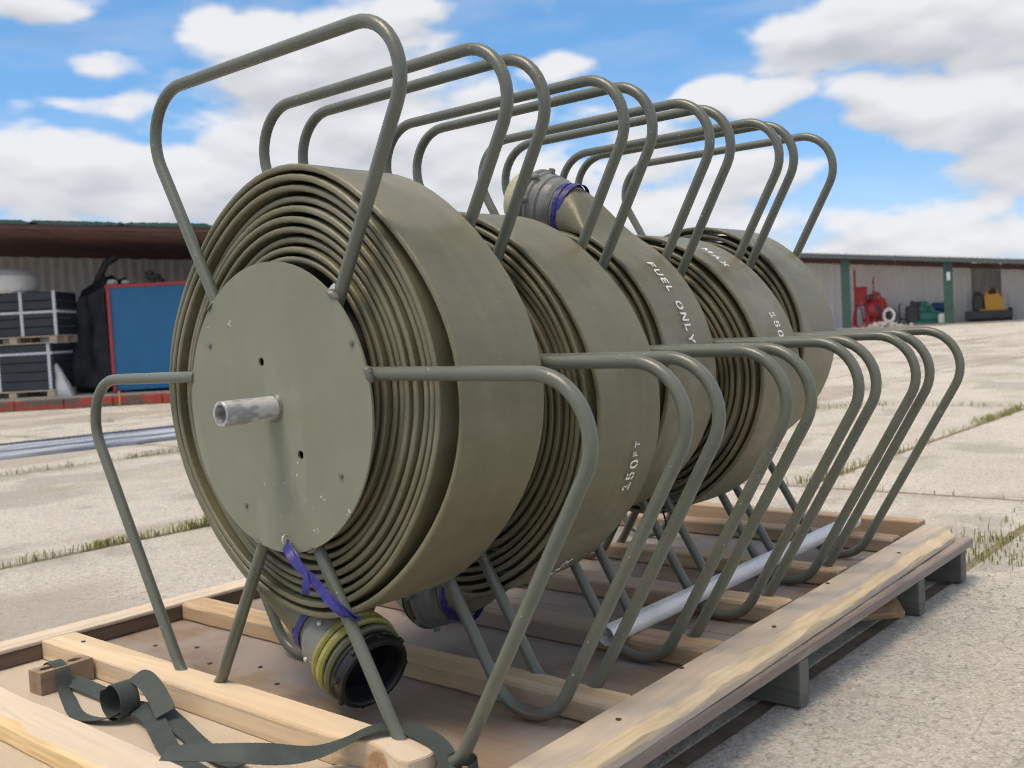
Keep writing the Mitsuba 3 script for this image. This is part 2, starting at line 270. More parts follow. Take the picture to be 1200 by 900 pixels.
# ---------------------------------------------------------------- the yard: soil below, concrete slabs with open joints
gm = trimesh.creation.box(extents=(700, 700, .02)); gm.apply_translation([0, 150, G - .0165]); put('ground', gm, 'joint_soil', kind='structure', label='old pale concrete yard of large slabs with weedy joints')
far = []
for x0, x1, y0, y1 in ((-350, -25.0, -200, 400), (11.4, 350, -200, 400), (-25.0, 11.4, -200, -5.7), (-25.0, 11.4, 64.0, 400)):
    far.append(box(((x0 + x1) / 2, (y0 + y1) / 2, G - .03), (x1 - x0 - .03, y1 - y0 - .03, .04), .004))
put('ground__outer_apron', cat(far), 'concrete')
def slab(x0, x1, y0, y1, seed):
    r = np.random.default_rng(seed); gap = .011
    c = np.array([(x0, y0), (x1, y0), (x1, y1), (x0, y1)]); P = []
    near = max(abs((x0 + x1) / 2), abs((y0 + y1) / 2 - 1)) < 9
    for a, b in zip(c, np.roll(c, -1, 0)):
        m = 26 if near else 5
        for i in range(m): P.append(a + (b - a) * (i / m))
    P = np.array(P); ctr = (c[0] + c[2]) / 2; s = np.sign(P - ctr) * np.isclose(np.abs(P - ctr), (c[2] - c[0]) / 2, atol=1e-6)
    dz = r.uniform(-.0035, .0015)
    j = .010 * meshkit.fbm(np.c_[P * 3.3, np.full(len(P), seed)], 3)[:, None] + r.uniform(0, .0025, (len(P), 1))
    rings = []
    for off, z in ((gap + j, G - .05), (gap + j, G - .012), (gap + .006 + j * 1.3, G - .003), (gap + .014 + j * 1.5, G)):
        rings.append(np.c_[P - s * off, np.full(len(P), z + dz)])
    return ringmesh(np.array(rings), True)
n_s = 0
for j in range(12):
    y0 = 4.10 + 4.85 * (j - 2); xo = .55 if j < 2 else (-.76 if j < 4 else .2)
    for i in range(-7, 4):
        x0 = xo + 3.65 * (i - 1)
        cx, cy = x0 + 1.8, y0 + 2.4
        x1 = min(x0 + 3.65, 11.4); x0 = max(x0, -25.0)
        if x1 - x0 < .3: continue
        put('ground__slab', slab(x0, x1, y0, y0 + 4.85, 100 + n_s), 'concrete', 20); n_s += 1
def grass(spots, seed):
    r = np.random.default_rng(seed); V, F = [], []
    for x, y, sx, sy, n, hh in spots:
        for _ in range(n):
            bx, by = x + r.normal() * sx, y + r.normal() * sy; a = r.uniform(0, 2 * PI); h = hh * r.uniform(.35, 1.15); l = r.uniform(.3, 1.4) * h; w = r.uniform(.0012, .003)
            d = np.array([math.cos(a), math.sin(a), 0]); q = np.array([-d[1], d[0], 0]) * w; b = np.array([bx, by, G - .012])
            m = b + d * l * .35 + [0, 0, h * .65 + .02]; t = b + d * l + [0, 0, h + .015]; k = len(V)
            V += [b - q, b + q, m - q * .8, m + q * .8, t]; F += [[k, k + 1, k + 3], [k, k + 3, k + 2], [k + 2, k + 3, k + 4]]
    return trimesh.Trimesh(V, F, process=False)
sp = []
for y in np.arange(.3, 4.0, .07):
    dens = 1.9 if 1.05 < y < 1.9 else .4
    sp.append((-3.10 + RNG.normal() * .012, y, .014, .04, int(26 * dens * RNG.uniform(.3, 1.3)), .055 if y > 1.5 else .038))
for y in np.arange(2.0, 4.0, .09): sp.append((-6.75, y, .03, .05, int(RNG.uniform(0, 14) * (1 if y < 3.3 else 3)), .05))
for y in np.arange(4.2, 8.8, .08): sp.append((-.76 + RNG.normal() * .02, y, .025, .05, int(RNG.uniform(0, 18) * (2.2 if meshkit.noise(np.array([y * 1.3, 0, 0]), 3) > .5 else .5)), .05))
for y in np.arange(2.55, 4.1, .04): sp.append((.555 + RNG.normal() * .04, y, .07, .04, int(RNG.uniform(3, 18) * (1.9 if 2.65 < y < 3.2 else .4)), .026))
for x in np.arange(-6, 3, .12): sp.append((x, 8.95, .06, .02, int(RNG.uniform(0, 9) * (2.5 if meshkit.noise(np.array([x * .9, 0, 0]), 5) > .55 else .5)), .05))
for x in np.arange(-3, 2, .1): sp.append((x, 4.10, .05, .012, int(RNG.uniform(0, 4)), .03))
sp += [(-11.3, 5.5, .12, .12, 70, .07), (-2.6, 8.6, .25, .12, 160, .06), (-3.2, 8.3, .25, .1, 120, .06)]
for s in np.arange(0, 5, .14): sp.append((-16.309 + .735 * s + .12 * .678, 6.308 + .678 * s - .12 * .735, .07, .05, int(RNG.uniform(4, 20)), .1))
put('grass', grass(sp, 11), 'grass_blade', label='short weedy grass growing along the slab joints', cat='grass', kind='stuff')
def pebbles(n, seed):
    r = np.random.default_rng(seed); base = trimesh.creation.icosphere(subdivisions=0); M = []
    for _ in range(n):
        m = base.copy(); s = r.uniform(.0015, .006); m.vertices = m.vertices * r.uniform(.6, 1.2, (12, 3)) * s
        x, y = (r.uniform(.66, 2.2), r.uniform(-.2, 3.4)) if r.random() < .8 else (r.uniform(.62, .9), r.uniform(.2, 2.5))
        m.apply_translation([x, y, G + s * .25]); M.append(m)
    return cat(M)
put('gravel', pebbles(520, 5), 'rubble', label='loose grit scattered on the concrete beside the skid', cat='gravel', kind='stuff')

# long steel strips lying on the yard, left
for x, w, m, lab in ((-9.55, .16, 'strip_dark', 'dark steel strip lying on the yard, farthest of the three'), (-9.0, .62, 'strip_steel', 'widest pale galvanised steel strip lying on the yard, middle of three'), (-8.33, .34, 'strip_steel', 'narrower pale steel strip lying on the yard, nearest to the reels')):
    put('steel_strip', plank((x - .25, .2, G + .022), (x + .75, 7.5, G + .022), w, .036, ch=.004, rough=.006, n=40), m, 30, label=lab, cat='metal strip')

# ---------------------------------------------------------------- the skid under the reels
ZD, ZT, H = -.6845, -.6345, .05
sk = thing('timber_skid', 'long low timber skid of weathered planks carrying the row of hose reels', 'skid')
yb = [-.62, -.075, .48, 1.03, 1.52, 2.40]
for a, b in zip(yb[:-1], yb[1:]):
    put(f'{sk}__deck_board', plank((-1.13, (a + b) / 2, ZD - .0125), (.545, (a + b) / 2, ZD - .0125), b - a - .004, .025, ch=.0015, rough=.0006, seed=int(a * 9 + 20)), 'deck_wood', 25)
put(f'{sk}__edge_board', plank((.612, -.62, ZD - .015), (.576, 2.45, ZD - .015), .11, .03, ch=.004, rough=.0022, n=60, seed=3), 'skid_edge', 25, label='dark weathered outer deck board with a splintered edge')
for y in (.05, 1.03, 1.935, 2.385):
    put(f'{sk}__bearer', plank((-1.1, y, ZD - .0875), (.669 - .022 * y, y, ZD - .0875), .056, .117, ch=.004, rough=.001, seed=int(y * 10)), 'skid_bearer', 25)
wn = lambda x: .014 + .016 * meshkit.noise(np.array([x * 6.0, 1, 2]), 4) + .008 * meshkit.noise(np.array([x * 25.0, 1, 2]), 8)
put(f'{sk}__side_beam', plank((.628, -.55, ZD + .0256), (.5435, 2.36, ZD + .0256), .108, H, ch=(.02, .004, .003, .003), n=90, rough=.0018, wane=wn, seed=2), 'side_beam_wood', 22, label='thick side beam with a bright freshly chipped edge')
put(f'{sk}__side_beam', plank((-1.06, -.55, ZD + .0206), (-1.06, 2.42, ZD + .0206), .08, .040, ch=.003, rough=.0012, seed=8), 'rail_shaded_side', 25, label='far side rail, its brown darkened to stand for a shaded inner face')
put(f'{sk}__lit_top_strip', plank((-1.062, -.55, ZD + .0468), (-1.062, 2.42, ZD + .0468), .088, .0115, ch=.003, rough=.0008, seed=9), 'rail_lit_top', 25, label='added pale strip standing for the lit top of the far side rail')  # added strip: keeps the rail top bright above its darkened side
for i, (y0, y1, m, xr) in enumerate(((.344, .431, 'pine_weathered', .548), (.750, .845, 'pine_cross_dark', .532), (1.155, 1.262, 'pine_weathered', .515), (1.592, 1.676, 'pine_weathered', .500), (2.085, 2.165, 'pine_cross_dark', .482))):
    put(f'{sk}__cross_beam', plank((-1.019, (y0 + y1) / 2, ZD + .0256), (xr, (y0 + y1) / 2, ZD + .0256), y1 - y0, H, ch=.006, rough=.002, seed=20 + i), m, 25)
put(f'{sk}__cross_beam', plank((-1.019, 2.395, ZD + .0286), (.475, 2.395, ZD + .0286), .07, H + .006, ch=.004, rough=.0015, seed=31), 'pine_cross_dark', 25, label='end beam closing the far end')
# near cross beam: its right end is waney, with a bark hollow at the front
pts = [(-1.019, -.0765), (.185, -.0765), (.222, -.060), (.262, -.048), (.305, -.050), (.340, -.062), (.372, -.074), (.395, -.070), (.404, -.030), (.400, .0165), (-1.019, .0165)]
near = Polygon(pts).segmentize(.02)
cs = CrossSection([np.array(near.exterior.coords)[:-1]])
if cs.area() < 0: cs = CrossSection([np.array(near.exterior.coords)[:-1][::-1]])
mb = man(Manifold.batch_hull([Manifold.extrude(cs, H)]) if False else Manifold.extrude(cs, H - .002) + Manifold.extrude(cs.offset(-.002, m3.JoinType.Round), H))
mb.apply_translation([0, 0, ZD + .0006]); put(f'{sk}__cross_beam', mb, 'pine_cross', 20, label='near cross beam with a waney knotted right end')
put(f'{sk}__cross_beam', plank((-1.019, -.355, ZD + .0256), (.56, -.36, ZD + .0256), .095, H, ch=(.014, .004, .003, .003), n=60, rough=.0022, seed=41), 'front_beam_wood', 22, label='front beam with a splintered yellow front edge')
put(f'{sk}__bark', lathe([(.001, 0), (.03, 0), (.034, .006), (.026, .016), (.012, .012), (.001, .009)], (.297, -.05, ZD + .012), (.1, -1, .45), 18), 'block_wood', 30)
for x, y in ((-.847, .155), (-.727, .209), (-.572, .148), (-.432, .203), (-.288, .148), (-.9, -.02), (.60, .3), (.55, .62), (.585, 1.0), (.53, 1.45), (.57, 1.9)):
    z = ZT + .0004 if x > .4 or y < .1 else ZD
    put(f'{sk}__nail', lathe([(.0005, .0), (.006, .0), (.006, .0022), (.0005, .003)], (x, y, z), (0, 0, 1), 10), 'dark_steel')
put('wood_offcut', plank((.40, 1.60, -.775), (.60, 1.80, -.770), .095, .022, up=(.35, -.35, 1.0), ch=.003, rough=.0015), 'block_wood', 25, label='reddish broken board end hanging out beneath the skid deck', cat='offcut')
# the drilled wooden block between the two near beams
bl = Manifold.cube((.056, .136, .054), True).refine(3)
for y in (-.036, .036): bl -= Manifold.cylinder(.03, .0165, .0165, 20).scale((.75, 1.1, 1)).translate((0, y, .006))
bm = man(bl); bm.apply_transform(trimesh.transformations.rotation_matrix(.06, [0, 0, 1])); bm.apply_translation((-.752, -.1525, ZD + .0285))
put('wood_block', bm, 'block_wood', label='small brown wooden block with two dark holes at the skid front', cat='wood block')

# ---------------------------------------------------------------- hose reels
YS = [0, .2993, .4315, .7258, .8394, 1.1331, 1.2538, 1.5560, 1.6448, 1.9497]
DX = [0, -.002, -.008, -.010, -.006, -.015, -.019, -.024, -.017, -.026]
HH, BB, RB, AL = .0694, .7175, .1109, math.radians(29.41)
RT, RD = .0132, .300
def loop_path(ang):
    n = np.array([math.cos(AL), -math.sin(AL)]) * HH; d = np.array([math.sin(AL), math.cos(AL)])
    C = n + d * ((BB - n[1]) / d[1]); turn = math.acos(-d[0]); tl = RB * math.tan(turn / 2); p1 = C - d * tl
    cen = p1 + np.array([-d[1], d[0]]) * RB; a0 = math.atan2(*(p1 - cen)[::-1]); ts = np.linspace(0, turn, 13)
    arc = cen + RB * np.stack([np.cos(a0 + ts), np.sin(a0 + ts)], 1)
    st = np.array([n + d * s for s in np.linspace(.16, np.dot(p1 - n, d) - .012, 6)])
    right = np.vstack([st, arc]); l = np.vstack([right, [[0.0, BB]], right[::-1] * [-1, 1]]); r = ang - PI / 2
    l = l @ np.array([[math.cos(r), math.sin(r)], [-math.sin(r), math.cos(r)]])
    return np.c_[l[:, 0], np.zeros(len(l)), l[:, 1]]
LOOPS = [sweep(loop_path(a), RT, 16, True, (0, 1, 0)) for a in (PI / 2, 7 * PI / 6, -PI / 6)]
def disc_mesh():
    d = Point(0, 0).buffer(RD, 48) - Point(0, 0).buffer(.0262, 16) - Point(-.034, .096).buffer(.0092, 8) - Point(.077, -.094).buffer(.0092, 8) - Point(.017, -.278).buffer(.006, 6)
    def cs(g): return CrossSection([np.array(g.exterior.coords)[:-1][::-1 if not g.exterior.is_ccw else 1]] + [np.array(i.coords)[:-1][::-1 if i.is_ccw else 1] for i in g.interiors])
    m = man(Manifold.extrude(cs(d), .005)); m.apply_transform(trimesh.transformations.rotation_matrix(PI / 2, [1, 0, 0])); return m   # now in the XZ plane, y from -.005 to 0
DISC = disc_mesh()
names = ['nearest olive hose reel frame with a grey axle stub on its disc', 'second olive hose reel frame, right behind the nearest one', 'third olive hose reel frame, in the middle of the row of five', 'fourth olive hose reel frame, last but one of the row', 'fifth olive hose reel frame, farthest from the camera']
REEL_KEYS = []
for k in range(5):
    ya, yb_, xa, xb = YS[2 * k], YS[2 * k + 1], DX[2 * k], DX[2 * k + 1]
    key = thing('hose_reel', names[k], 'hose reel', 'hose reels in a row on the skid'); REEL_KEYS.append(key)
    for (x, y, s) in ((xa, ya, -1), (xb, yb_, 1)):
        d = DISC.copy()
        d.apply_translation((x, y - .0150 if s < 0 else y + .0200, 0)); put(f'{key}__side_disc', d, 'disc_paint', 30)
        for L in LOOPS:
            m = L.copy(); m.apply_transform(trimesh.transformations.euler_matrix(RNG.normal() * .0022, RNG.normal() * .002, RNG.normal() * .0022)); m.apply_translation((x, y, 0)); put(f'{key}__carrying_loop', m, 'olive_paint', 50)
    dm = ring(.11, .235, ya + RT + .004, yb_ - RT - .004, (xa, 0, 0), (0, 1, 0)); put(f'{key}__drum', dm, 'dark_steel', 30)
    y0 = ya - (.148 if k == 0 else .045); a = ring(.0195, .0255, y0, yb_ + .045, ((xa + xb) / 2, 0, 0), (0, 1, 0), .0015, 28)
    put(f'{key}__axle_tube', a, 'galvanised', 30, label='galvanised axle stub' if k == 0 else None)
    if k == 0:
        n_ = np.array([math.cos(AL), -math.sin(AL)]) * HH; d_ = np.array([math.sin(AL), math.cos(AL)]); q_ = n_ + d_ * (-n_ @ d_ + math.sqrt(RD**2 - HH**2))
        for sgn in (-1, 1):
            for al_ in (0, 2 * PI / 3, -2 * PI / 3):
                p_ = q_ * [sgn, 1]; w_ = trimesh.creation.icosphere(subdivisions=2); w_.vertices *= [.0165, .009, .007]; w_.vertices += (meshkit.noise(w_.vertices * 260, 3)[:, None] - .5) * .006
                w_.apply_transform(trimesh.transformations.rotation_matrix(math.atan2(p_[0], p_[1]), [0, 1, 0])); w_.apply_translation((p_[0], ya - .0145, p_[1])); w_.apply_transform(trimesh.transformations.rotation_matrix(al_, [0, 1, 0]))
                put(f'{key}__weld', w_, 'olive_paint', 40)
        for x, z in ((-.215, .135), (.254, .126), (-.12, -.21), (.2, -.13)):
            put(f'{key}__bolt', lathe([(.0005, .0), (.006, .0), (.0055, .003), (.0005, .0042)], (x, ya - .0199, z), (0, -1, 0), 10), 'olive_paint', 40)
        put(f'{key}__weld_collar', lathe([(.0258, 0), (.0315, .0), (.0265, .005), (.0258, .005)], (xa, ya - .0199, 0), (0, -1, 0), 24), 'olive_paint', 40)
# ---------------------------------------------------------------- hoses
def hose_mesh(k, R, cz, cx, turns, dirn, end_deg, seed, gap=None, lob=0.0, tail=None, W=.236, t=.0138, pitch=.0202, y_in=0.0):
    r = np.random.default_rng(seed); x0 = DX[2 * k]; yc = YS[2 * k] + .034 + W / 2
    nseg = int(turns * 76); ph = np.linspace(-2 * PI * turns, 0, nseg + 1); th = math.radians(end_deg) + dirn * ph
    rad = R - t / 2 + pitch * ph / (2 * PI)
    lastw = np.clip(1 + ph / (2 * PI) , 0, 1)
    rad = rad + lob * np.cos(4 * th) * np.clip(1 + ph / (2 * PI * turns) * .7, 0, 1)
    if k == 0: rad -= .016 * np.exp(-(((np.degrees(th) - 268 + 180) % 360 - 180) / 38) ** 2) * np.clip(1 + ph / (2 * PI * turns), 0, 1)
    rad += .0035 * (meshkit.noise(np.c_[th * 1.3, ph * .7, ph * 0], seed) - .5)
    if gap:
        a0, sg, amp = gap; dth = (np.degrees(th) - a0 + 180) % 360 - 180
        inner = np.clip((-ph - 2 * PI * .93) / (2 * PI * .25), 0, 1)
        rad -= inner * amp * np.exp(-(dth / sg) ** 2)
    offs = r.normal(0, .0075, int(turns) + 3); offs[-2:] = 0
    yo = np.interp(ph / (2 * PI) + turns, np.arange(len(offs)), offs) + y_in * np.clip(-ph / (2 * PI * turns), 0, 1)
    yo += .006 * (meshkit.noise(np.c_[th * .9, ph * .4, ph * 0 + 7], seed + 3) - .5) + .0016 * (meshkit.noise(np.c_[th * 6, ph * 3, ph * 0], seed + 5) - .5)
    P = np.c_[x0 + cx + rad * np.cos(th), yc + yo, cz + rad * np.sin(th)]
    Nn = np.c_[np.cos(th), 0 * th, np.sin(th)]; A = np.tile([0, 1.0, 0], (len(P), 1)); hw = np.full(len(P), W / 2); ht = np.full(len(P), t / 2); ex = np.zeros(len(P))
    if tail is not None:
        (e, ax, rr) = tail; e, ax = np.array(e, float), np.array(ax, float); ax /= np.linalg.norm(ax)
        p0 = P[-1]; T0 = np.array([-math.sin(th[-1]), 0, math.cos(th[-1])]) * dirn; L = np.linalg.norm(e - p0)
        u = np.linspace(0, 1, 26)[1:, None]; h = lambda a, b, c, d: a * p0 + b * T0 * L + c * e + d * ax * L
        Q = (2 * u**3 - 3 * u**2 + 1) * p0 + (u**3 - 2 * u**2 + u) * T0 * L + (-2 * u**3 + 3 * u**2) * e + (u**3 - u**2) * ax * L
        D = np.gradient(np.vstack([p0, Q]), axis=0)[1:]; D /= np.linalg.norm(D, axis=1, keepdims=True)
        yv = np.array([0, 1.0, 0]) - D * D[:, 1:2]; yv /= np.linalg.norm(yv, axis=1, keepdims=True); nv = np.cross(D, yv)
        if (nv[0] @ Nn[-1]) < 0: nv = -nv
        w = np.clip((u[:, 0] - .05) / .9, 0, 1); w = w * w * (3 - 2 * w)
        P = np.vstack([P, Q]); A = np.vstack([A, yv]); Nn = np.vstack([Nn, nv]); hw = np.r_[hw, W / 2 + (rr - W / 2) * w]; ht = np.r_[ht, t / 2 + (rr - t / 2) * w**1.3]; ex = np.r_[ex, w]
    # section: flattened tube; a bulge along each fold
    a = np.linspace(0, 2 * PI, 20, endpoint=False)
    ca, sa = np.cos(a), np.sin(a); V = []
    for i in range(len(P)):
        w = ex[i]; cr = min(ht[i], hw[i])
        flat_x = np.sign(ca) * np.maximum(np.abs(ca), .0) ** .35 if w < .02 else ca
        sx = ((hw[i] - cr) * np.sign(np.where(np.abs(ca) < .25, ca * 4 / 1.0, ca)) * np.minimum(1, np.abs(ca) / .25 if True else 1) + cr * ca)
        sz = ht[i] * np.sign(sa) * np.abs(sa) ** (.75 + .25 * w) * (1 - .13 * (1 - w) * (np.abs(ca) < .3))
        V.append(P[i] + A[i] * sx[:, None] + Nn[i] * sz[:, None])
    return ringmesh(np.array(V), True)
def coupling(key, e, ax, style):
    ax = np.array(ax, float) / np.linalg.norm(ax)
    R = lambda *a, **k: ring(*a, e, ax, **k)
    cp = f'{key}__coupling'
    if style == 'near':
        put(cp, lathe([(.060, -.01), (.0765, -.01), (.083, .0), (.088, .012), (.088, .056), (.080, .060), (.060, .060), (.060, -.01)], e, ax), 'coupling_grey', 35, label='grey and yellow-green hose coupling with a black open mouth')
        for a0, a1, rr_, mm in ((.060, .078, .0965, 'coupling_yellow'), (.0835, .1035, .0990, 'coupling_yellow'), (.109, .125, .0945, 'coupling_olive')): put(f'{cp}__band', R(.0795, rr_, a0, a1, ch=.005), mm, 35)
        put(f'{cp}__band', R(.0795, .089, .078, .1095, ch=.001), 'black_rubber', 35)
        put(f'{cp}__seal', lathe([(.062, .118), (.080, .124), (.0865, .130), (.0865, .136), (.083, .139), (.0865, .142), (.0865, .156), (.082, .163), (.074, .164), (.069, .158), (.067, .138), (.062, .118)], e, ax), 'black_rubber', 35)
        put(f'{cp}__bore', lathe([(.001, .075), (.060, .075), (.0672, .09), (.0672, .150), (.0695, .150), (.0695, .07), (.001, .07)], e, ax), 'black_rubber', 35)
        for a in np.arange(8) * PI / 4:
            Mx = frame(e, ax); o = (Mx @ [.0862 * math.cos(a), .0862 * math.sin(a), .149, 1])[:3]; put(f'{cp}__lug', lathe([(.0005, 0), (.008, 0), (.007, .006), (.0005, .007)], o, o - (Mx @ [0, 0, .149, 1])[:3], 8), 'black_rubber', 30)
        M = frame(e, ax)
        for a in np.arange(6) * PI / 3 + .35:
            o = (M @ [.0885 * math.cos(a), .0885 * math.sin(a), .03, 1])[:3]; put(f'{cp}__screw', lathe([(.0005, 0), (.0065, 0), (.006, .005), (.0005, .006)], o, o - (M @ [0, 0, .03, 1])[:3], 10), 'zinc', 30)
    else:
        put(cp, lathe([(.055, -.01), (.0735, -.01), (.078, .0), (.082, .008), (.082, .026), (.087, .030), (.087, .052), (.092, .057), (.092, .066), (.084, .07), (.055, .07), (.055, -.01)], e, ax), 'coupling_grey', 35)
        put(f'{cp}__band', R(.06, .096, .07, .086, ch=.004), 'coupling_grey' if style == 'cap' else 'coupling_olive', 35)
        put(f'{cp}__seal', R(.06, .089, .086, .100, ch=.004), 'black_rubber', 35)
        put(f'{cp}__cap' if style == 'cap' else f'{cp}__bore', lathe([(.001, .150), (.055, .149), (.078, .144), (.084, .134), (.084, .098), (.05, .095), (.001, .095)] if style == 'cap' else [(.001, .07), (.075, .07), (.075, .098), (.06, .09), (.001, .06)], e, ax), 'cap_cream' if style == 'cap' else 'black_rubber', 35)
        M = frame(e, ax)
        for a in np.arange(8) * PI / 4 + .1:
            o = (M @ [.090 * math.cos(a), .090 * math.sin(a), .061, 1])[:3]; m = lathe([(.0005, 0), (.010, 0), (.010, .010), (.006, .013), (.0005, .013)], o, o - (M @ [0, 0, .061, 1])[:3], 10); put(f'{cp}__lug', m, 'coupling_grey', 30)
def binding(key, e, ax, r, s0=-.055, s1=-.018, n=3):
    M = frame(e, ax); P = []
    for t in np.linspace(0, 2 * PI * n, 30 * n):
        s = s0 + (s1 - s0) * t / (2 * PI * n); P.append((M @ [(r + .0025 + .0012 * math.sin(t * 1.7)) * math.cos(t), (r + .0025 + .0012 * math.sin(t * 1.7)) * math.sin(t), s + .004 * math.sin(t * 2.3), 1])[:3])
    P = np.array(P); N = P - (M[:3, 3] + np.outer((P - M[:3, 3]) @ M[:3, 2], M[:3, 2]))
    put(f'{key}__binding', ribbon(P, N, .013, .0016, 1), 'blue_tape', 30, label='blue tape binding behind the coupling')
# (R, cz, cx, turns, direction, end angle, tail end, tail axis, style)
HOSES = [
    dict(R=.484, cz=.014, cx=.003, turns=10.2, dirn=1, end_deg=243, gap=(-8, 46, .034), lob=.012, tail=((-.038, .130, -.514), (.915, -.12, -.39), .075), style='near', y_in=.006, lab='olive hose coiled on the nearest reel, outer turn hanging loose on its right'),
    dict(R=.465, cz=-.037, cx=.017, turns=9.6, dirn=-1, end_deg=282, gap=(-5, 40, .012), lob=.008, tail=((-.095, .565, -.530), (-1, -.08, -.12), .072), style='plain', y_in=.012, lab='olive hose with upright white 150 FT stencil, on the second reel'),
    dict(R=.413, cz=.002, cx=-.012, turns=7.4, dirn=1, end_deg=58, gap=(20, 45, .012), lob=.004, tail=((.000, .985, .462), (-.92, -.03, .28), .072), style='cap', y_in=.010, lab='olive hose with white FUEL ONLY stencil and its coupling sticking up, on the middle reel'),
    dict(R=.428, cz=-.030, cx=.036, turns=7.8, dirn=1, end_deg=215, gap=(30, 50, .010), lob=.006, tail=None, style=None, y_in=.012, lab='olive hose with two white stencils near its right side, on the fourth reel'),
    dict(R=.388, cz=.055, cx=.022, turns=6.8, dirn=1, end_deg=250, gap=(40, 50, .008), lob=.004, tail=None, style=None, y_in=.012, lab='olive hose without lettering, on the farthest reel')]
for k, h in enumerate(HOSES):
    key = thing('fuel_hose', h['lab'], 'hose', 'fuel hoses coiled on the reels')
    m = hose_mesh(k, h['R'], h['cz'], h['cx'], h['turns'], h['dirn'], h['end_deg'], 40 + k, h['gap'], h['lob'], h['tail'], y_in=h['y_in'])
    put(f'{key}__coil', m, 'hose_rubber', 40)
    if h['tail']:
        e, ax, rr = h['tail']; coupling(key, e, ax, h['style']); binding(key, e, ax, rr)
    h['key'] = key
def decal(k, text, th0, yrel, size, tops_sign, down, spacing=1.25):
    """Stencilled letters wrapped on the outer turn: reading starts at th0 (degrees); down = towards smaller angles; tops_sign: letter tops to +y or -y."""
    h = HOSES[k]; x0 = DX[2 * k] + h['cx']; out, adv = [], 0.0
    for chh in text:
        sz = size * (.62 if chh.islower() else 1); c = chh.upper()
        if c == ' ': adv += size * .75; continue
        g = meshkit.text_mesh(c, sz, .0006, bold=True); b = g.bounds; wd = b[1][0] - b[0][0]; g.apply_translation((-b[0][0], -b[0][1] + (size - sz), 0))
        if c in 'OU0AX5M1':
            mid, ct = wd / 2, size * .045
            g = cat([trimesh.intersections.slice_mesh_plane(g, [-1, 0, 0], [mid - ct, 0, 0]), trimesh.intersections.slice_mesh_plane(g, [1, 0, 0], [mid + ct, 0, 0])])
        g = g.subdivide_to_size(.008) if len(g.faces) < 4000 else g
        v = g.vertices.copy(); v[:, 0] += adv; adv += wd + size * .32; out.append((g, v))
    for (g, v), chh in zip(out, text.replace(' ', '')):
        th = np.radians(th0) + (-1 if down else 1) * v[:, 0] / h['R']
        rr = h['R'] + h['lob'] * np.cos(4 * th) + .0031 + v[:, 2]; y = YS[2 * k] + .034 + yrel + tops_sign * v[:, 1]
        q = trimesh.Trimesh(np.c_[x0 + rr * np.cos(th), y, h['cz'] + rr * np.sin(th)], g.faces, process=False)
        put(f"{h['key']}__letter", q, 'white_print', False)
decal(1, '150ft', -26, .156, .028, -1, False)
decal(1, 'MAX', -66, .135, .027, -1, False)
decal(2, 'FUEL ONLY', 44.5, .105, .027, 1, True)
decal(3, '150ft', 24, .105, .028, 1, True)
decal(3, 'MAX', 60, .055, .027, 1, True)

# blue tie from the hook on the nearest disc to the hose end
hk = trimesh.creation.torus(.0105, .0022, 16, 8); hk.apply_transform(frame((.017, -.0235, -.272), (1, .1, .2))); 
put('hook', hk, 'zinc', True, label='small zinc ring hooked through the bottom of the nearest disc', cat='hook')
tp = [(.020, -.030, -.282), (.045, -.034, -.298), (.075, -.036, -.322), (.100, -.034, -.338), (.130, -.030, -.362), (.158, -.026, -.385), (.178, -.014, -.405), (.180, .008, -.418)]
tn = [(.3, -1, .3), (.7, -.6, .3), (.1, -1, .1), (-.4, -.8, .3), (.3, -1, .2), (.6, -.7, .3), (.4, -.9, 0), (.2, -.3, -.9)]
tie = cat([ribbon(tp, tn, .022, .002), ribbon([(.088, -.036, -.330), (.094, -.040, -.348), (.092, -.043, -.372)], [(0, -1, 0), (.5, -1, 0), (.8, -.6, 0)], .016, .002), ribbon([(p[0] + .004, p[1] + .004, p[2] - .004) for p in tp], [(-n[0], n[1], n[2]) for n in tn], .017, .002)])
put('blue_tie', tie, 'blue_tape', 30, label='twisted blue tie hanging from the nearest disc to its hose end', cat='tie')
put('cable_tie', sweep([(.10, 1.28, -.43), (.115, 1.27, -.46), (.11, 1.265, -.50), (.118, 1.262, -.53)], .003, 8), 'black_rubber', True, label='black cable tie end dangling below the fourth hose', cat='cable tie')
# loose pipe lying through the loops on the right
pp = ring(.0215, .0245, 0, 1.56, (.312, .668, -.6115), (-.010, 1, 0), .001, 28); put('loose_pipe', pp, 'pipe_steel', 30, label='loose grey steel pipe lying through the loops on the right', cat='pipe')

# green webbing straps at the near end
U = (0, 0, 1)
st = [(-.80, -.168, ZD + .030), (-.785, -.160, ZD + .0575), (-.745, -.162, ZD + .0585), (-.716, -.165, ZD + .045), (-.70, -.172, ZD + .012), (-.65, -.19, ZD + .004), (-.56, -.222, ZD + .004), (-.47, -.238, ZD + .006), (-.41, -.222, ZD + .012), (-.37, -.198, ZD + .03)]
sn = [(-1, 0, .3), (-.6, 0, 1), U, (1, 0, .6), (1, -.1, .5), (.2, 0, 1), U, U, (.2, .3, 1), (-.3, .2, 1)]
k1 = []
for a in np.linspace(0, 2 * PI * 1.15, 16): k1.append((-.40 + .040 * math.cos(a + 2.4), -.195 + .012 * a / 6.3, ZD + .045 + .038 * math.sin(a + 2.4)))
kn = [(math.cos(a + 2.4), 0, math.sin(a + 2.4)) for a in np.linspace(0, 2 * PI * 1.15, 16)]
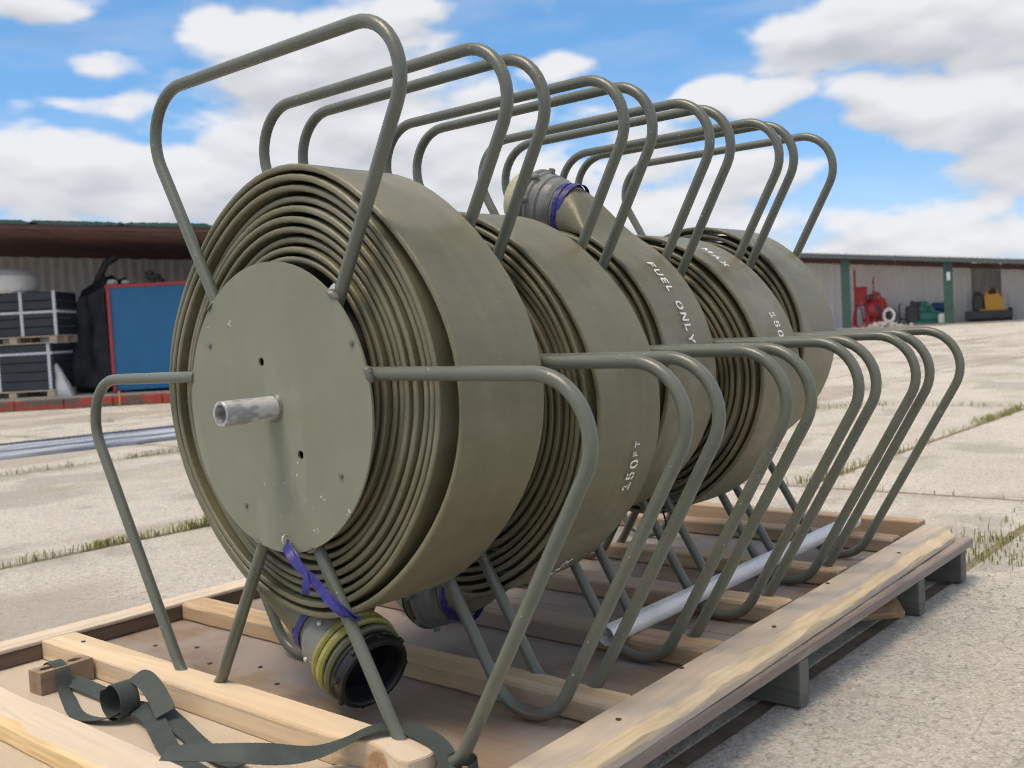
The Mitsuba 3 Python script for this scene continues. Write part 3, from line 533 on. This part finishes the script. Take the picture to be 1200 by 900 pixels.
s1 = cat([ribbon(st, sn, .033), ribbon(k1, kn, .045),
    ribbon([(-.705, -.150, ZD + .02), (-.64, -.15, ZD + .02), (-.55, -.150, ZD + .018), (-.48, -.155, ZD + .025), (-.43, -.165, ZD + .05)], [(0, -.6, .8)] * 5, .034),
    ribbon([(-.41, -.15, ZD + .085), (-.36, -.15, ZD + .088), (-.30, -.155, ZD + .062), (-.255, -.165, ZD + .038)], [(.2, -.3, 1), (.2, -.5, 1), (.6, -.5, 1), (.6, -.6, .8)], .045),
    ribbon([(-.40, -.175, ZD + .02), (-.33, -.172, ZD + .03), (-.25, -.19, ZD + .02), (-.15, -.225, ZD + .008), (-.02, -.25, ZD + .005), (.10, -.262, ZD + .012)], [(0, -.5, 1), (0, -.3, 1), (0, -.2, 1), U, U, (0, .1, 1)], .044),
    ribbon([(-.36, -.145, ZD + .035), (-.27, -.148, ZD + .022), (-.17, -.165, ZD + .010), (-.05, -.19, ZD + .008), (.08, -.205, ZD + .02)], [(0, -.3, 1), (0, -.1, 1), U, U, U], .042)])
put('webbing_strap', s1, 'strap_green', 35, label='tangled grey-green webbing strap knotted beside the wooden block', cat='strap')
put('webbing_strap', cat([ribbon([(-.02, -.31, ZT + .006), (.08, -.25, ZT + .010), (.15, -.19, ZT + .002), (.20, -.125, ZT - .006), (.235, -.06, ZT + .008), (.262, .000, ZT + .016), (.300, .022, ZT + .012), (.35, .022, ZT + .008), (.40, .010, ZT + .003), (.440, -.010, ZT - .012), (.475, -.028, ZT - .032)], [(.1, -.4, 1), (.1, -.6, .9), (.2, -.9, .6), (.1, -.3, .9), (-.1, .1, 1), (0, .0, 1), (.1, -.1, 1), (.2, -.2, 1), (.6, -.2, .7), (.8, -.4, .4), (.9, -.4, .1)], .040),
    ribbon([(.438, -.030, ZT - .024), (.470, -.034, ZT - .026), (.488, -.008, ZT - .022), (.478, .024, ZT - .016), (.445, .026, ZT - .014), (.425, .0, ZT - .018)], [(-.4, -.9, .1), (.4, -.9, .1), (1, -.1, .1), (.5, .9, .1), (-.6, .8, .1), (-1, 0, .1)], .03)]), 'strap_green', 35,
    label='dark green strap laid over the near beam to a reel foot', cat='strap')

# ---------------------------------------------------------------- left shed
P0, su, sv = np.array([-16.309, 6.308, 0]), np.array([.735, .678, 0]), np.array([-.678, .735, 0])
su /= np.linalg.norm(su); sv = np.array([-su[1], su[0], 0])
LM = np.eye(4); LM[:3, 0], LM[:3, 1], LM[:3, 3] = su, sv, P0            # shed coordinates: s along, d inwards, z up
def W(m, M=LM): m = m.copy(); m.apply_transform(M); return m
def corr(s0, s1, z0f, z1f, d0, d1, pitch=.19, amp=.022, th=.01):
    """corrugated sheet between the line (d0, z0f(s)) and the line (d1, z1f(s))"""
    n = int((s1 - s0) / pitch) * 4; s = np.linspace(s0, s1, n + 1); o = amp * np.sin(np.arange(n + 1) * PI / 2)
    up = np.array([0, z1f(s0) - z0f(s0)]) ; a = np.array([d1 - d0, z1f(s0) - z0f(s0)]); a /= np.linalg.norm(a); nn = np.array([-a[1], a[0]])
    R = []
    for k in (0, 1):
        R.append([[x, (d0, d1)[k] + nn[0] * q, (z0f, z1f)[k](x) + nn[1] * q] for x, q in zip(s, o)] + [[x, (d0, d1)[k] + nn[0] * (q - th), (z0f, z1f)[k](x) + nn[1] * (q - th)] for x, q in zip(s[::-1], o[::-1])])
    return ringmesh(np.array(R), True)
zr = lambda s: 2.36 - .068 * s; zb = lambda s: 2.28 - .068 * s
sh = thing('storage_shed', 'long dark open-fronted storage shed on the left with a green roof edge', 'shed')
FL = G + .19
for i, (a, b) in enumerate(((-8, -5), (-5, -2), (-2, 1), (1, 4), (4, 5.2))):
    put(f'{sh}__roof_sheet', W(corr(a, b + .0, zr, zb, -.6, 5.25, .20, .03, .012)), 'shed_green')
    put(f'{sh}__ceiling_panel', W(corr(a, b - .01, lambda s: zr(s) - .13, lambda s: zb(s) - .13, -.55, 5.1, .4, .008, .012)), 'soffit_red')
    put(f'{sh}__wall_sheet', W(corr(a, b + .15, lambda s: FL, lambda s: zb(s) - .1, 5.05 + .013 * (i % 2), 5.06 + .013 * (i % 2), .2, .02, .01)), 'shed_sheet')
fas = [[[x, -.57, zr(x) - .12], [x, -.53, zr(x) - .12], [x, -.53, zr(x) - .035], [x, -.57, zr(x) - .035]] for x in (-8, 5.2)]
put(f'{sh}__fascia', W(ringmesh(np.array(fas), True)), 'soffit_red')
for s, d in ((-8, 2), (5.2, 2)): put(f'{sh}__end_wall', W(box((s, d + .5, (FL + 2.0) / 2 + .05), (.1, 5.2, 2.0 - FL - .1), .01)), 'shed_sheet')
for s in (-5.0, -1.6, 4.9): put(f'{sh}__post', W(box((s, -.1, (FL + zr(s) - .15) / 2), (.12, .12, zr(s) - .15 - FL), .01)), 'shed_green')
put(f'{sh}__floor', W(box((-1.4, 2.55, FL - .105), (13.2, 5.1, .21), .01)), 'slab_edge')
for i in range(16):
    s = -8 + .83 * i; put(f'{sh}__kerb_stone', W(box((s + .41, -.055, G + .085), (.818, .11, .17 + .004 * (i % 3)), .012)), 'kerb_red')
# pallets with strapped black bundles
def pallet(key, c, L, D, lab):
    k = thing(key, lab, 'pallet', 'pallets of black bundles'); s, d, z = c
    for i in range(5): put(f'{k}__top_board', W(box((s, d - D / 2 + .05 + i * (D - .1) / 4, z + .125), (L, .095, .022), .004)), 'pallet_wood')
    for x in (-L / 2 + .07, 0, L / 2 - .07):
        for y in (-D / 2 + .06, 0, D / 2 - .06): put(f'{k}__block', W(box((s + x, d + y, z + .067), (.13, .1, .09), .005)), 'pallet_wood')
    for y in (-D / 2 + .06, 0, D / 2 - .06): put(f'{k}__bottom_board', W(box((s, d + y, z + .011), (L, .1, .022), .004)), 'pallet_wood')
pallet('wooden_pallet', (.12, .75, FL), 1.45, 1.0, 'pale wooden pallet at the bottom of the strapped stack')
pallet('wooden_pallet', (.20, .75, .30), 1.5, 1.0, 'pale wooden pallet between the two strapped black bundles')
def bundle(c, e, straps, lab):
    k = thing('strapped_bundle', lab, 'bundle', 'strapped black bundles on pallets'); s, d, z = c; L, D, h = e; n = 5
    for i in range(n): put(f'{k}__sheet_pack', W(box((s + .006 * (i % 2), d, z + h * (i + .5) / n), (L, D, h / n - .004), .012)), 'black_wrap')
    for x in straps: put(f'{k}__strap', W(box((s + x, d, z + h / 2 + .004), (.055, D + .022, h + .018), .006)), 'white_strap')
    put(f'{k}__strap', W(box((s, d, z + h * (.54 if z > 0 else .80)), (L + .022, D + .026, .045), .006)), 'white_strap')
bundle((.14, .78, FL + .137), (1.36, .92, .80), (-.35, -.25, .62), 'lower black wrapped bundle with white strapping under a pallet')
bundle((.22, .78, .30 + .137), (1.48, .92, .76), (.13, .70), 'upper black wrapped bundle with white strapping on the stack')
put('white_drum', W(lathe([(.001, 0), (.50, 0), (.56, .05), (.58, .18), (.55, .30), (.44, .40), (.25, .445), (.001, .455)], (-.10, .75, 1.20), (0, 0, 1), 40)), 'white_plastic', 30, label='large white rounded drum lying on top of the black bundles', cat='drum')
wp = np.array([(0, 0, 0), (.30, 0, .0), (.24, .05, .18), (.12, .1, .42), (.03, .1, .62), (-.02, .05, .64), (.02, .4, 0), (.25, .35, 0), (.05, .3, .5)]); m = trimesh.Trimesh(wp + [.80, .35, FL], process=False).convex_hull.subdivide().subdivide()
m.vertices += (meshkit.fbm(m.vertices * 7, 3)[:, None] - .5) * .08; put('white_sack', W(m), 'white_plastic', True, label='white sack slumped against the right side of the stack', cat='sack')
# machine under black tarpaulin
tb = box((0, 0, 0), (.95, 1.6, 1.75), .12).subdivide_to_size(.12); v = tb.vertices
v[:, 0] *= 1 + .12 * (v[:, 2] < -.2); hi = np.clip((v[:, 2] - .45) / .43, 0, 1)
v[:, 2] += hi * (.42 * np.clip((v[:, 0] + .25) / .7, 0, 1) - .18 * (v[:, 0] < -.1)); v += (meshkit.fbm(v * [5, 5, 1.2], 3)[:, None] - .5) * .16
tb.vertices = v; tb.apply_translation((1.12, 2.0, FL + .90)); mk = thing('covered_machine', 'tall machine wrapped in black tarpaulin beside the blue cabinet', 'covered machine')
put(f'{mk}__tarpaulin', W(tb), 'dark_fabric', 40)
put(f'{mk}__arm', W(sweep([(1.0, 1.5, 1.0), (1.25, 1.5, 1.35), (1.45, 1.5, 1.72), (1.62, 1.55, 1.86)], [.07, .07, .06, .09], 10)), 'dark_steel', True)
# blue cabinet
bc = thing('blue_cabinet', 'blue metal cabinet with a red frame standing in the left shed', 'cabinet')
put(f'{bc}__panel', W(box((2.62, .95, FL + .965), (1.72, .7, 1.84), .01)), 'blue_panel')
for a, b in (((2.62, .6, FL + 1.89), (1.80, .07, .065)), ((1.765, .6, FL + .93), (.06, .07, 1.85)), ((3.475, .6, FL + .93), (.06, .07, 1.85))): put(f'{bc}__frame', W(box(a, b, .006)), 'frame_red')
for s, e, lab in ((1.80, (.11, .09, .055), 'white pot on the left corner of the blue cabinet'), (2.04, (.10, .09, .045), 'smaller white pot beside it on top of the blue cabinet')):
    m = trimesh.creation.icosphere(subdivisions=2); m.vertices *= np.array(e) * [.85, 1, 1.15]; m.vertices[:, 2] = np.maximum(m.vertices[:, 2], -e[2] * .7); m.apply_translation((s, .75, FL + 1.925 + e[2] * .7)); put('white_pot', W(m), 'white_plastic', True, label=lab, cat='pot')
m = cat([box((2.52, .75, FL + 2.035), (.26, .2, .09), .03), box((2.46, .75, FL + 2.105), (.14, .16, .07), .02), box((2.66, .75, FL + 1.965), (.10, .14, .07), .02), box((2.5, .75, FL + 1.965), (.12, .12, .09), .02)])
put('dark_motor', W(m), 'dark_steel', label='small dark motor lying on top of the blue cabinet', cat='motor')
put('yellow_marker', W(sweep([(2.10, -.22, G), (2.11, -.22, G + .12), (2.10, -.21, G + .26)], .018, 8)), 'machine_yellow', True, label='short yellow marker peg in front of the red kerb', cat='marker')

# ---------------------------------------------------------------- right shed, far across the yard
A0 = np.array([-19.074, 48.589, 0]); ru = np.array([.95, .312, 0]); ru /= np.linalg.norm(ru); rv = np.array([-ru[1], ru[0], 0])
RM = np.eye(4); RM[:3, 0], RM[:3, 1], RM[:3, 3] = ru, rv, A0
def V(m): return W(m, RM)
zt = lambda s: 2.95 - .105 * s
rs = thing('storage_shed', 'long pale open-bay shed across the yard with green posts', 'shed')
S = [-7.0, -3.4, .33, 2.6, 5.02, 7.49, 9.9, 12.5]
for a, b in zip(S[:-1], S[1:]):
    put(f'{rs}__roof_sheet', V(corr(a, b - .02, lambda s: zt(s), lambda s: zt(s) - .10, -.42, 2.8, .3, .03, .02)), 'shed_sheet')
    n = 3 if a != 5.02 else 5
    for i in range(n):
        x0, x1 = a + (b - a) * i / n, a + (b - a) * (i + 1) / n + .12
        dd = 2.65 if not (5 < a < 7 and i > 1) else 4.2
        put(f'{rs}__wall_sheet', V(corr(x0, x1, lambda s: G, lambda s: zt(s) - .12, dd + .014 * (i % 2), dd + .014 * (i % 2), .3, .02, .012)), 'white_sheet' if a >= 7 else 'shed_sheet')
for s in (6.02, 7.62): put(f'{rs}__recess_wall', V(box((s, 3.45, (G + zt(s) - .3) / 2), (.06, 1.5, zt(s) - .3 - G), .01)), 'shed_sheet')
put(f'{rs}__recess_roof', V(box((6.82, 3.5, zt(6.8) - .28), (1.8, 1.6, .06), .01)), 'shed_sheet')
for s in (-7.0, 12.5): put(f'{rs}__partition', V(box((s, 1.6, (G + zt(s) - .25) / 2), (.08, 3.2, zt(s) - .25 - G), .01)), 'shed_sheet')
for s in (.33, 5.02, 9.9, -5.5): put(f'{rs}__post', V(cat([box((s, -.2, (G + zt(s) - .05) / 2), (.42, .06, zt(s) - .08 - G), .01), box((s - .17, -.05, (G + zt(s) - .05) / 2), (.05, .30, zt(s) - .12 - G), .01), box((s + .17, -.05, (G + zt(s) - .05) / 2), (.05, .30, zt(s) - .12 - G), .01)])), 'shed_green')
put(f'{rs}__post_sign', V(box((5.04, -.245, 1.5), (.16, .02, .4), .004)), 'white_strap')
for a, b in zip(S[:-1], S[1:]):
    f = [[[x, -.46, zt(x) - .24], [x, -.40, zt(x) - .24], [x, -.40, zt(x) - .03], [x, -.46, zt(x) - .03]] for x in (a, b - .02)]
    put(f'{rs}__fascia', V(ringmesh(np.array(f), True)), 'fascia_grey')
    f = [[[x, 2.5, zt(x) - .40], [x, 2.58, zt(x) - .40], [x, 2.58, zt(x) - .15], [x, 2.5, zt(x) - .15]] for x in (a, b - .02)]
    put(f'{rs}__purlin', V(ringmesh(np.array(f), True)), 'soffit_red')
put(f'{rs}__plinth', V(box((2.75, -.2, G + .03), (19.5, .5, .07), .02)), 'slab_edge')
# red machine: mast, hopper, body, drawbar, wheel with pale rim
rm = thing('red_machine', 'red farm machine with a tall mast and one pale wheel in the far shed', 'machine')
put(f'{rm}__mast', V(cat([box((.68, 1.2, .70), (.10, .10, 2.9), .01), box((1.20, 1.2, .25), (.10, .10, 2.0), .01), box((.94, 1.2, 1.22), (.62, .12, .10), .01), box((.94, 1.2, .35), (.6, .1, .1), .01), sweep([(1.55, 1.3, .5), (1.55, 1.3, 1.55), (1.62, 1.3, 1.75)], .035, 8)])), 'red_paint')
put(f'{rm}__hopper', V(cat([trimesh.Trimesh([(x * f + .95, y * f + 1.05, z) for x in (-.30, .30) for y in (-.35, .35) for z, f in ((1.15, 1), (.45, .65))], process=False).convex_hull, box((.95, 1.05, 1.16), (.68, .78, .06), .02)])), 'red_paint')
put(f'{rm}__body', V(cat([lathe([(.001, 0), (.50, 0), (.60, .1), (.60, .8), (.46, .98), (.001, .98)], (1.15, 1.4, .08), (1, .1, -.10), 18), box((1.55, 1.3, .68), (.42, .35, .42), .05), box((1.95, 1.3, .30), (.3, .4, .7), .06), box((1.6, 1.3, -.45), (1.2, .5, .14), .02)])), 'red_paint', 30)
put(f'{rm}__drawbar', V(cat([sweep([(.55, .9, -.75), (.62, 1.0, -.1), (.8, 1.1, .4)], .07, 8), sweep([(1.30, .8, -.78), (1.22, .95, -.1), (1.15, 1.1, .5)], .09, 8), sweep([(1.5, .8, -.78), (1.62, .95, -.2), (1.7, 1.1, .3)], .06, 8), sweep([(1.5, 1.1, 1.0), (1.8, 1.1, .9), (2.2, 1.2, .1)], .05, 8)])), 'red_paint', True)
put(f'{rm}__engine', V(cat([box((1.75, 1.0, .12), (.30, .3, .34), .04), box((1.42, .95, .74), (.26, .3, .22), .04), sweep([(1.2, .8, .5), (1.35, .75, -.1), (1.7, .8, -.3), (2.0, .8, .1)], .035, 8), sweep([(.85, .8, .5), (1.0, .75, .05), (1.05, .8, -.6)], .03, 8)])), 'dark_steel')
put(f'{rm}__base', V(box((.9, 1.0, -.76), (1.3, .9, .13), .02)), 'red_paint')
wh = f'{rm}__wheel'; wo, wa = (2.33, .72, -.24), (-.62, -.8, 0)
put(wh, V(lathe([(.20, -.08), (.36, -.09), (.41, -.05), (.41, .05), (.36, .09), (.20, .08), (.20, -.08)], wo, wa, 28)), 'tyre', 30)
put(f'{wh}__rim', V(lathe([(.22, -.06), (.375, -.06), (.385, .0), (.395, .095), (.33, .105), (.22, .08), (.20, .0), (.22, -.06)], wo, wa, 28)), 'white_plastic', 30)
put(f'{wh}__hub', V(lathe([(.001, -.03), (.2, -.03), (.2, .03), (.08, .06), (.001, .06)], wo, wa, 20)), 'dark_steel', 30)
gmx = thing('green_machine', 'low green pump machine standing left of the second shed post', 'machine')
put(f'{gmx}__body', V(cat([lathe([(.001, 0), (.26, 0), (.33, .1), (.33, .9), (.26, 1.0), (.001, 1.0)], (3.72, 1.4, -.42), (1, 0, -.05), 18), box((3.85, 1.6, .10), (.5, .5, .55), .06), box((4.1, 1.4, -.70), (1.5, .7, .14), .02), sweep([(3.9, 1.3, .2), (4.2, 1.25, .1), (4.4, 1.2, -.2)], .08, 8)])), 'machine_green', 30)
put(f'{gmx}__engine', V(cat([box((3.35, 1.5, -.25), (.62, .8, .85), .08), box((3.5, 1.5, .25), (.5, .5, .25), .05), sweep([(3.3, 1.4, .1), (3.3, 1.4, .35), (3.4, 1.4, .42)], .05, 8)])), 'dark_steel')
put(f'{gmx}__frame', V(cat([sweep([(2.75, 1.1, -.8), (2.75, 1.1, .25), (2.85, 1.1, .3)], .04, 8), sweep([(2.7, 1.2, -.45), (3.5, 1.2, -.5)], .04, 8)])), 'dark_steel', True)
put('blue_tank', V(cat([lathe([(.001, 0), (.20, 0), (.25, .06), (.25, .6), (.2, .66), (.001, .66)], (4.25, 2.3, .02), (1, 0, 0), 16), box((4.5, 2.3, -.5), (.7, .4, .66), .04)])), 'machine_blue', 30, label='dark blue tank behind the green machine in the far shed', cat='tank')
put('white_canister', V(lathe([(.001, 0), (.16, 0), (.18, .04), (.18, .38), (.08, .46), (.001, .46)], (4.72, .8, G + .1), (0, 0, 1), 16)), 'white_plastic', 30, label='white canister beside the green machine at the second post', cat='canister')
r = np.random.default_rng(4); R = []
for _ in range(60):
    m = trimesh.creation.icosphere(subdivisions=0); m.vertices *= r.uniform(.05, .2, 3); m.apply_transform(trimesh.transformations.random_rotation_matrix(r.random(3))); a = r.normal() * .45; m.apply_translation((2.0 + a * 1.3, .1 + r.normal() * .2, G + .03 + max(0, .22 - abs(a) * .35) * r.random())); R.append(m)
put('rubble_heap', V(cat(R)), 'rubble', label='grey heap of broken rubble before the red machine', cat='rubble', kind='stuff')
ym = thing('yellow_digger', 'small yellow digger with dark tracks parked in the right bay', 'digger')
hull = lambda p: trimesh.Trimesh(p, process=False).convex_hull
for y0 in (1.2, 2.05):
    put(f'{ym}__track', V(hull([(x, y, z) for y in (y0, y0 + .45) for x, z in ((5.95, -.72), (5.80, -.55), (5.95, -.30), (7.65, -.30), (7.80, -.55), (7.65, -.72))])), 'tyre')
put(f'{ym}__body', V(cat([hull([(x, y, z) for y in (1.3, 2.45) for x, z in ((6.70, -.25), (6.62, .40), (6.80, .72), (7.20, .66), (7.50, .28), (7.52, -.25))]), box((7.0, 1.85, -.25), (1.2, 1.3, .14), .03), sweep([(6.72, 1.28, -.2), (6.66, 1.28, .45), (6.85, 1.28, .78), (7.25, 1.28, .70)], .04, 8)])), 'machine_yellow')
put(f'{ym}__seat', V(box((7.0, 1.6, .68), (.42, .75, .30), .08)), 'tyre')
put(f'{ym}__engine', V(cat([box((6.38, 1.9, .15), (.48, 1.2, .85), .08), box((6.35, 1.5, .62), (.3, .5, .18), .05)])), 'dark_steel')
put(f'{ym}__blade', V(box((7.82, 1.8, -.45), (.10, 1.5, .62), .03)), 'dark_steel')
put(f'{ym}__skirt', V(box((6.8, 1.12, -.45), (2.1, .1, .40), .03)), 'dark_steel')
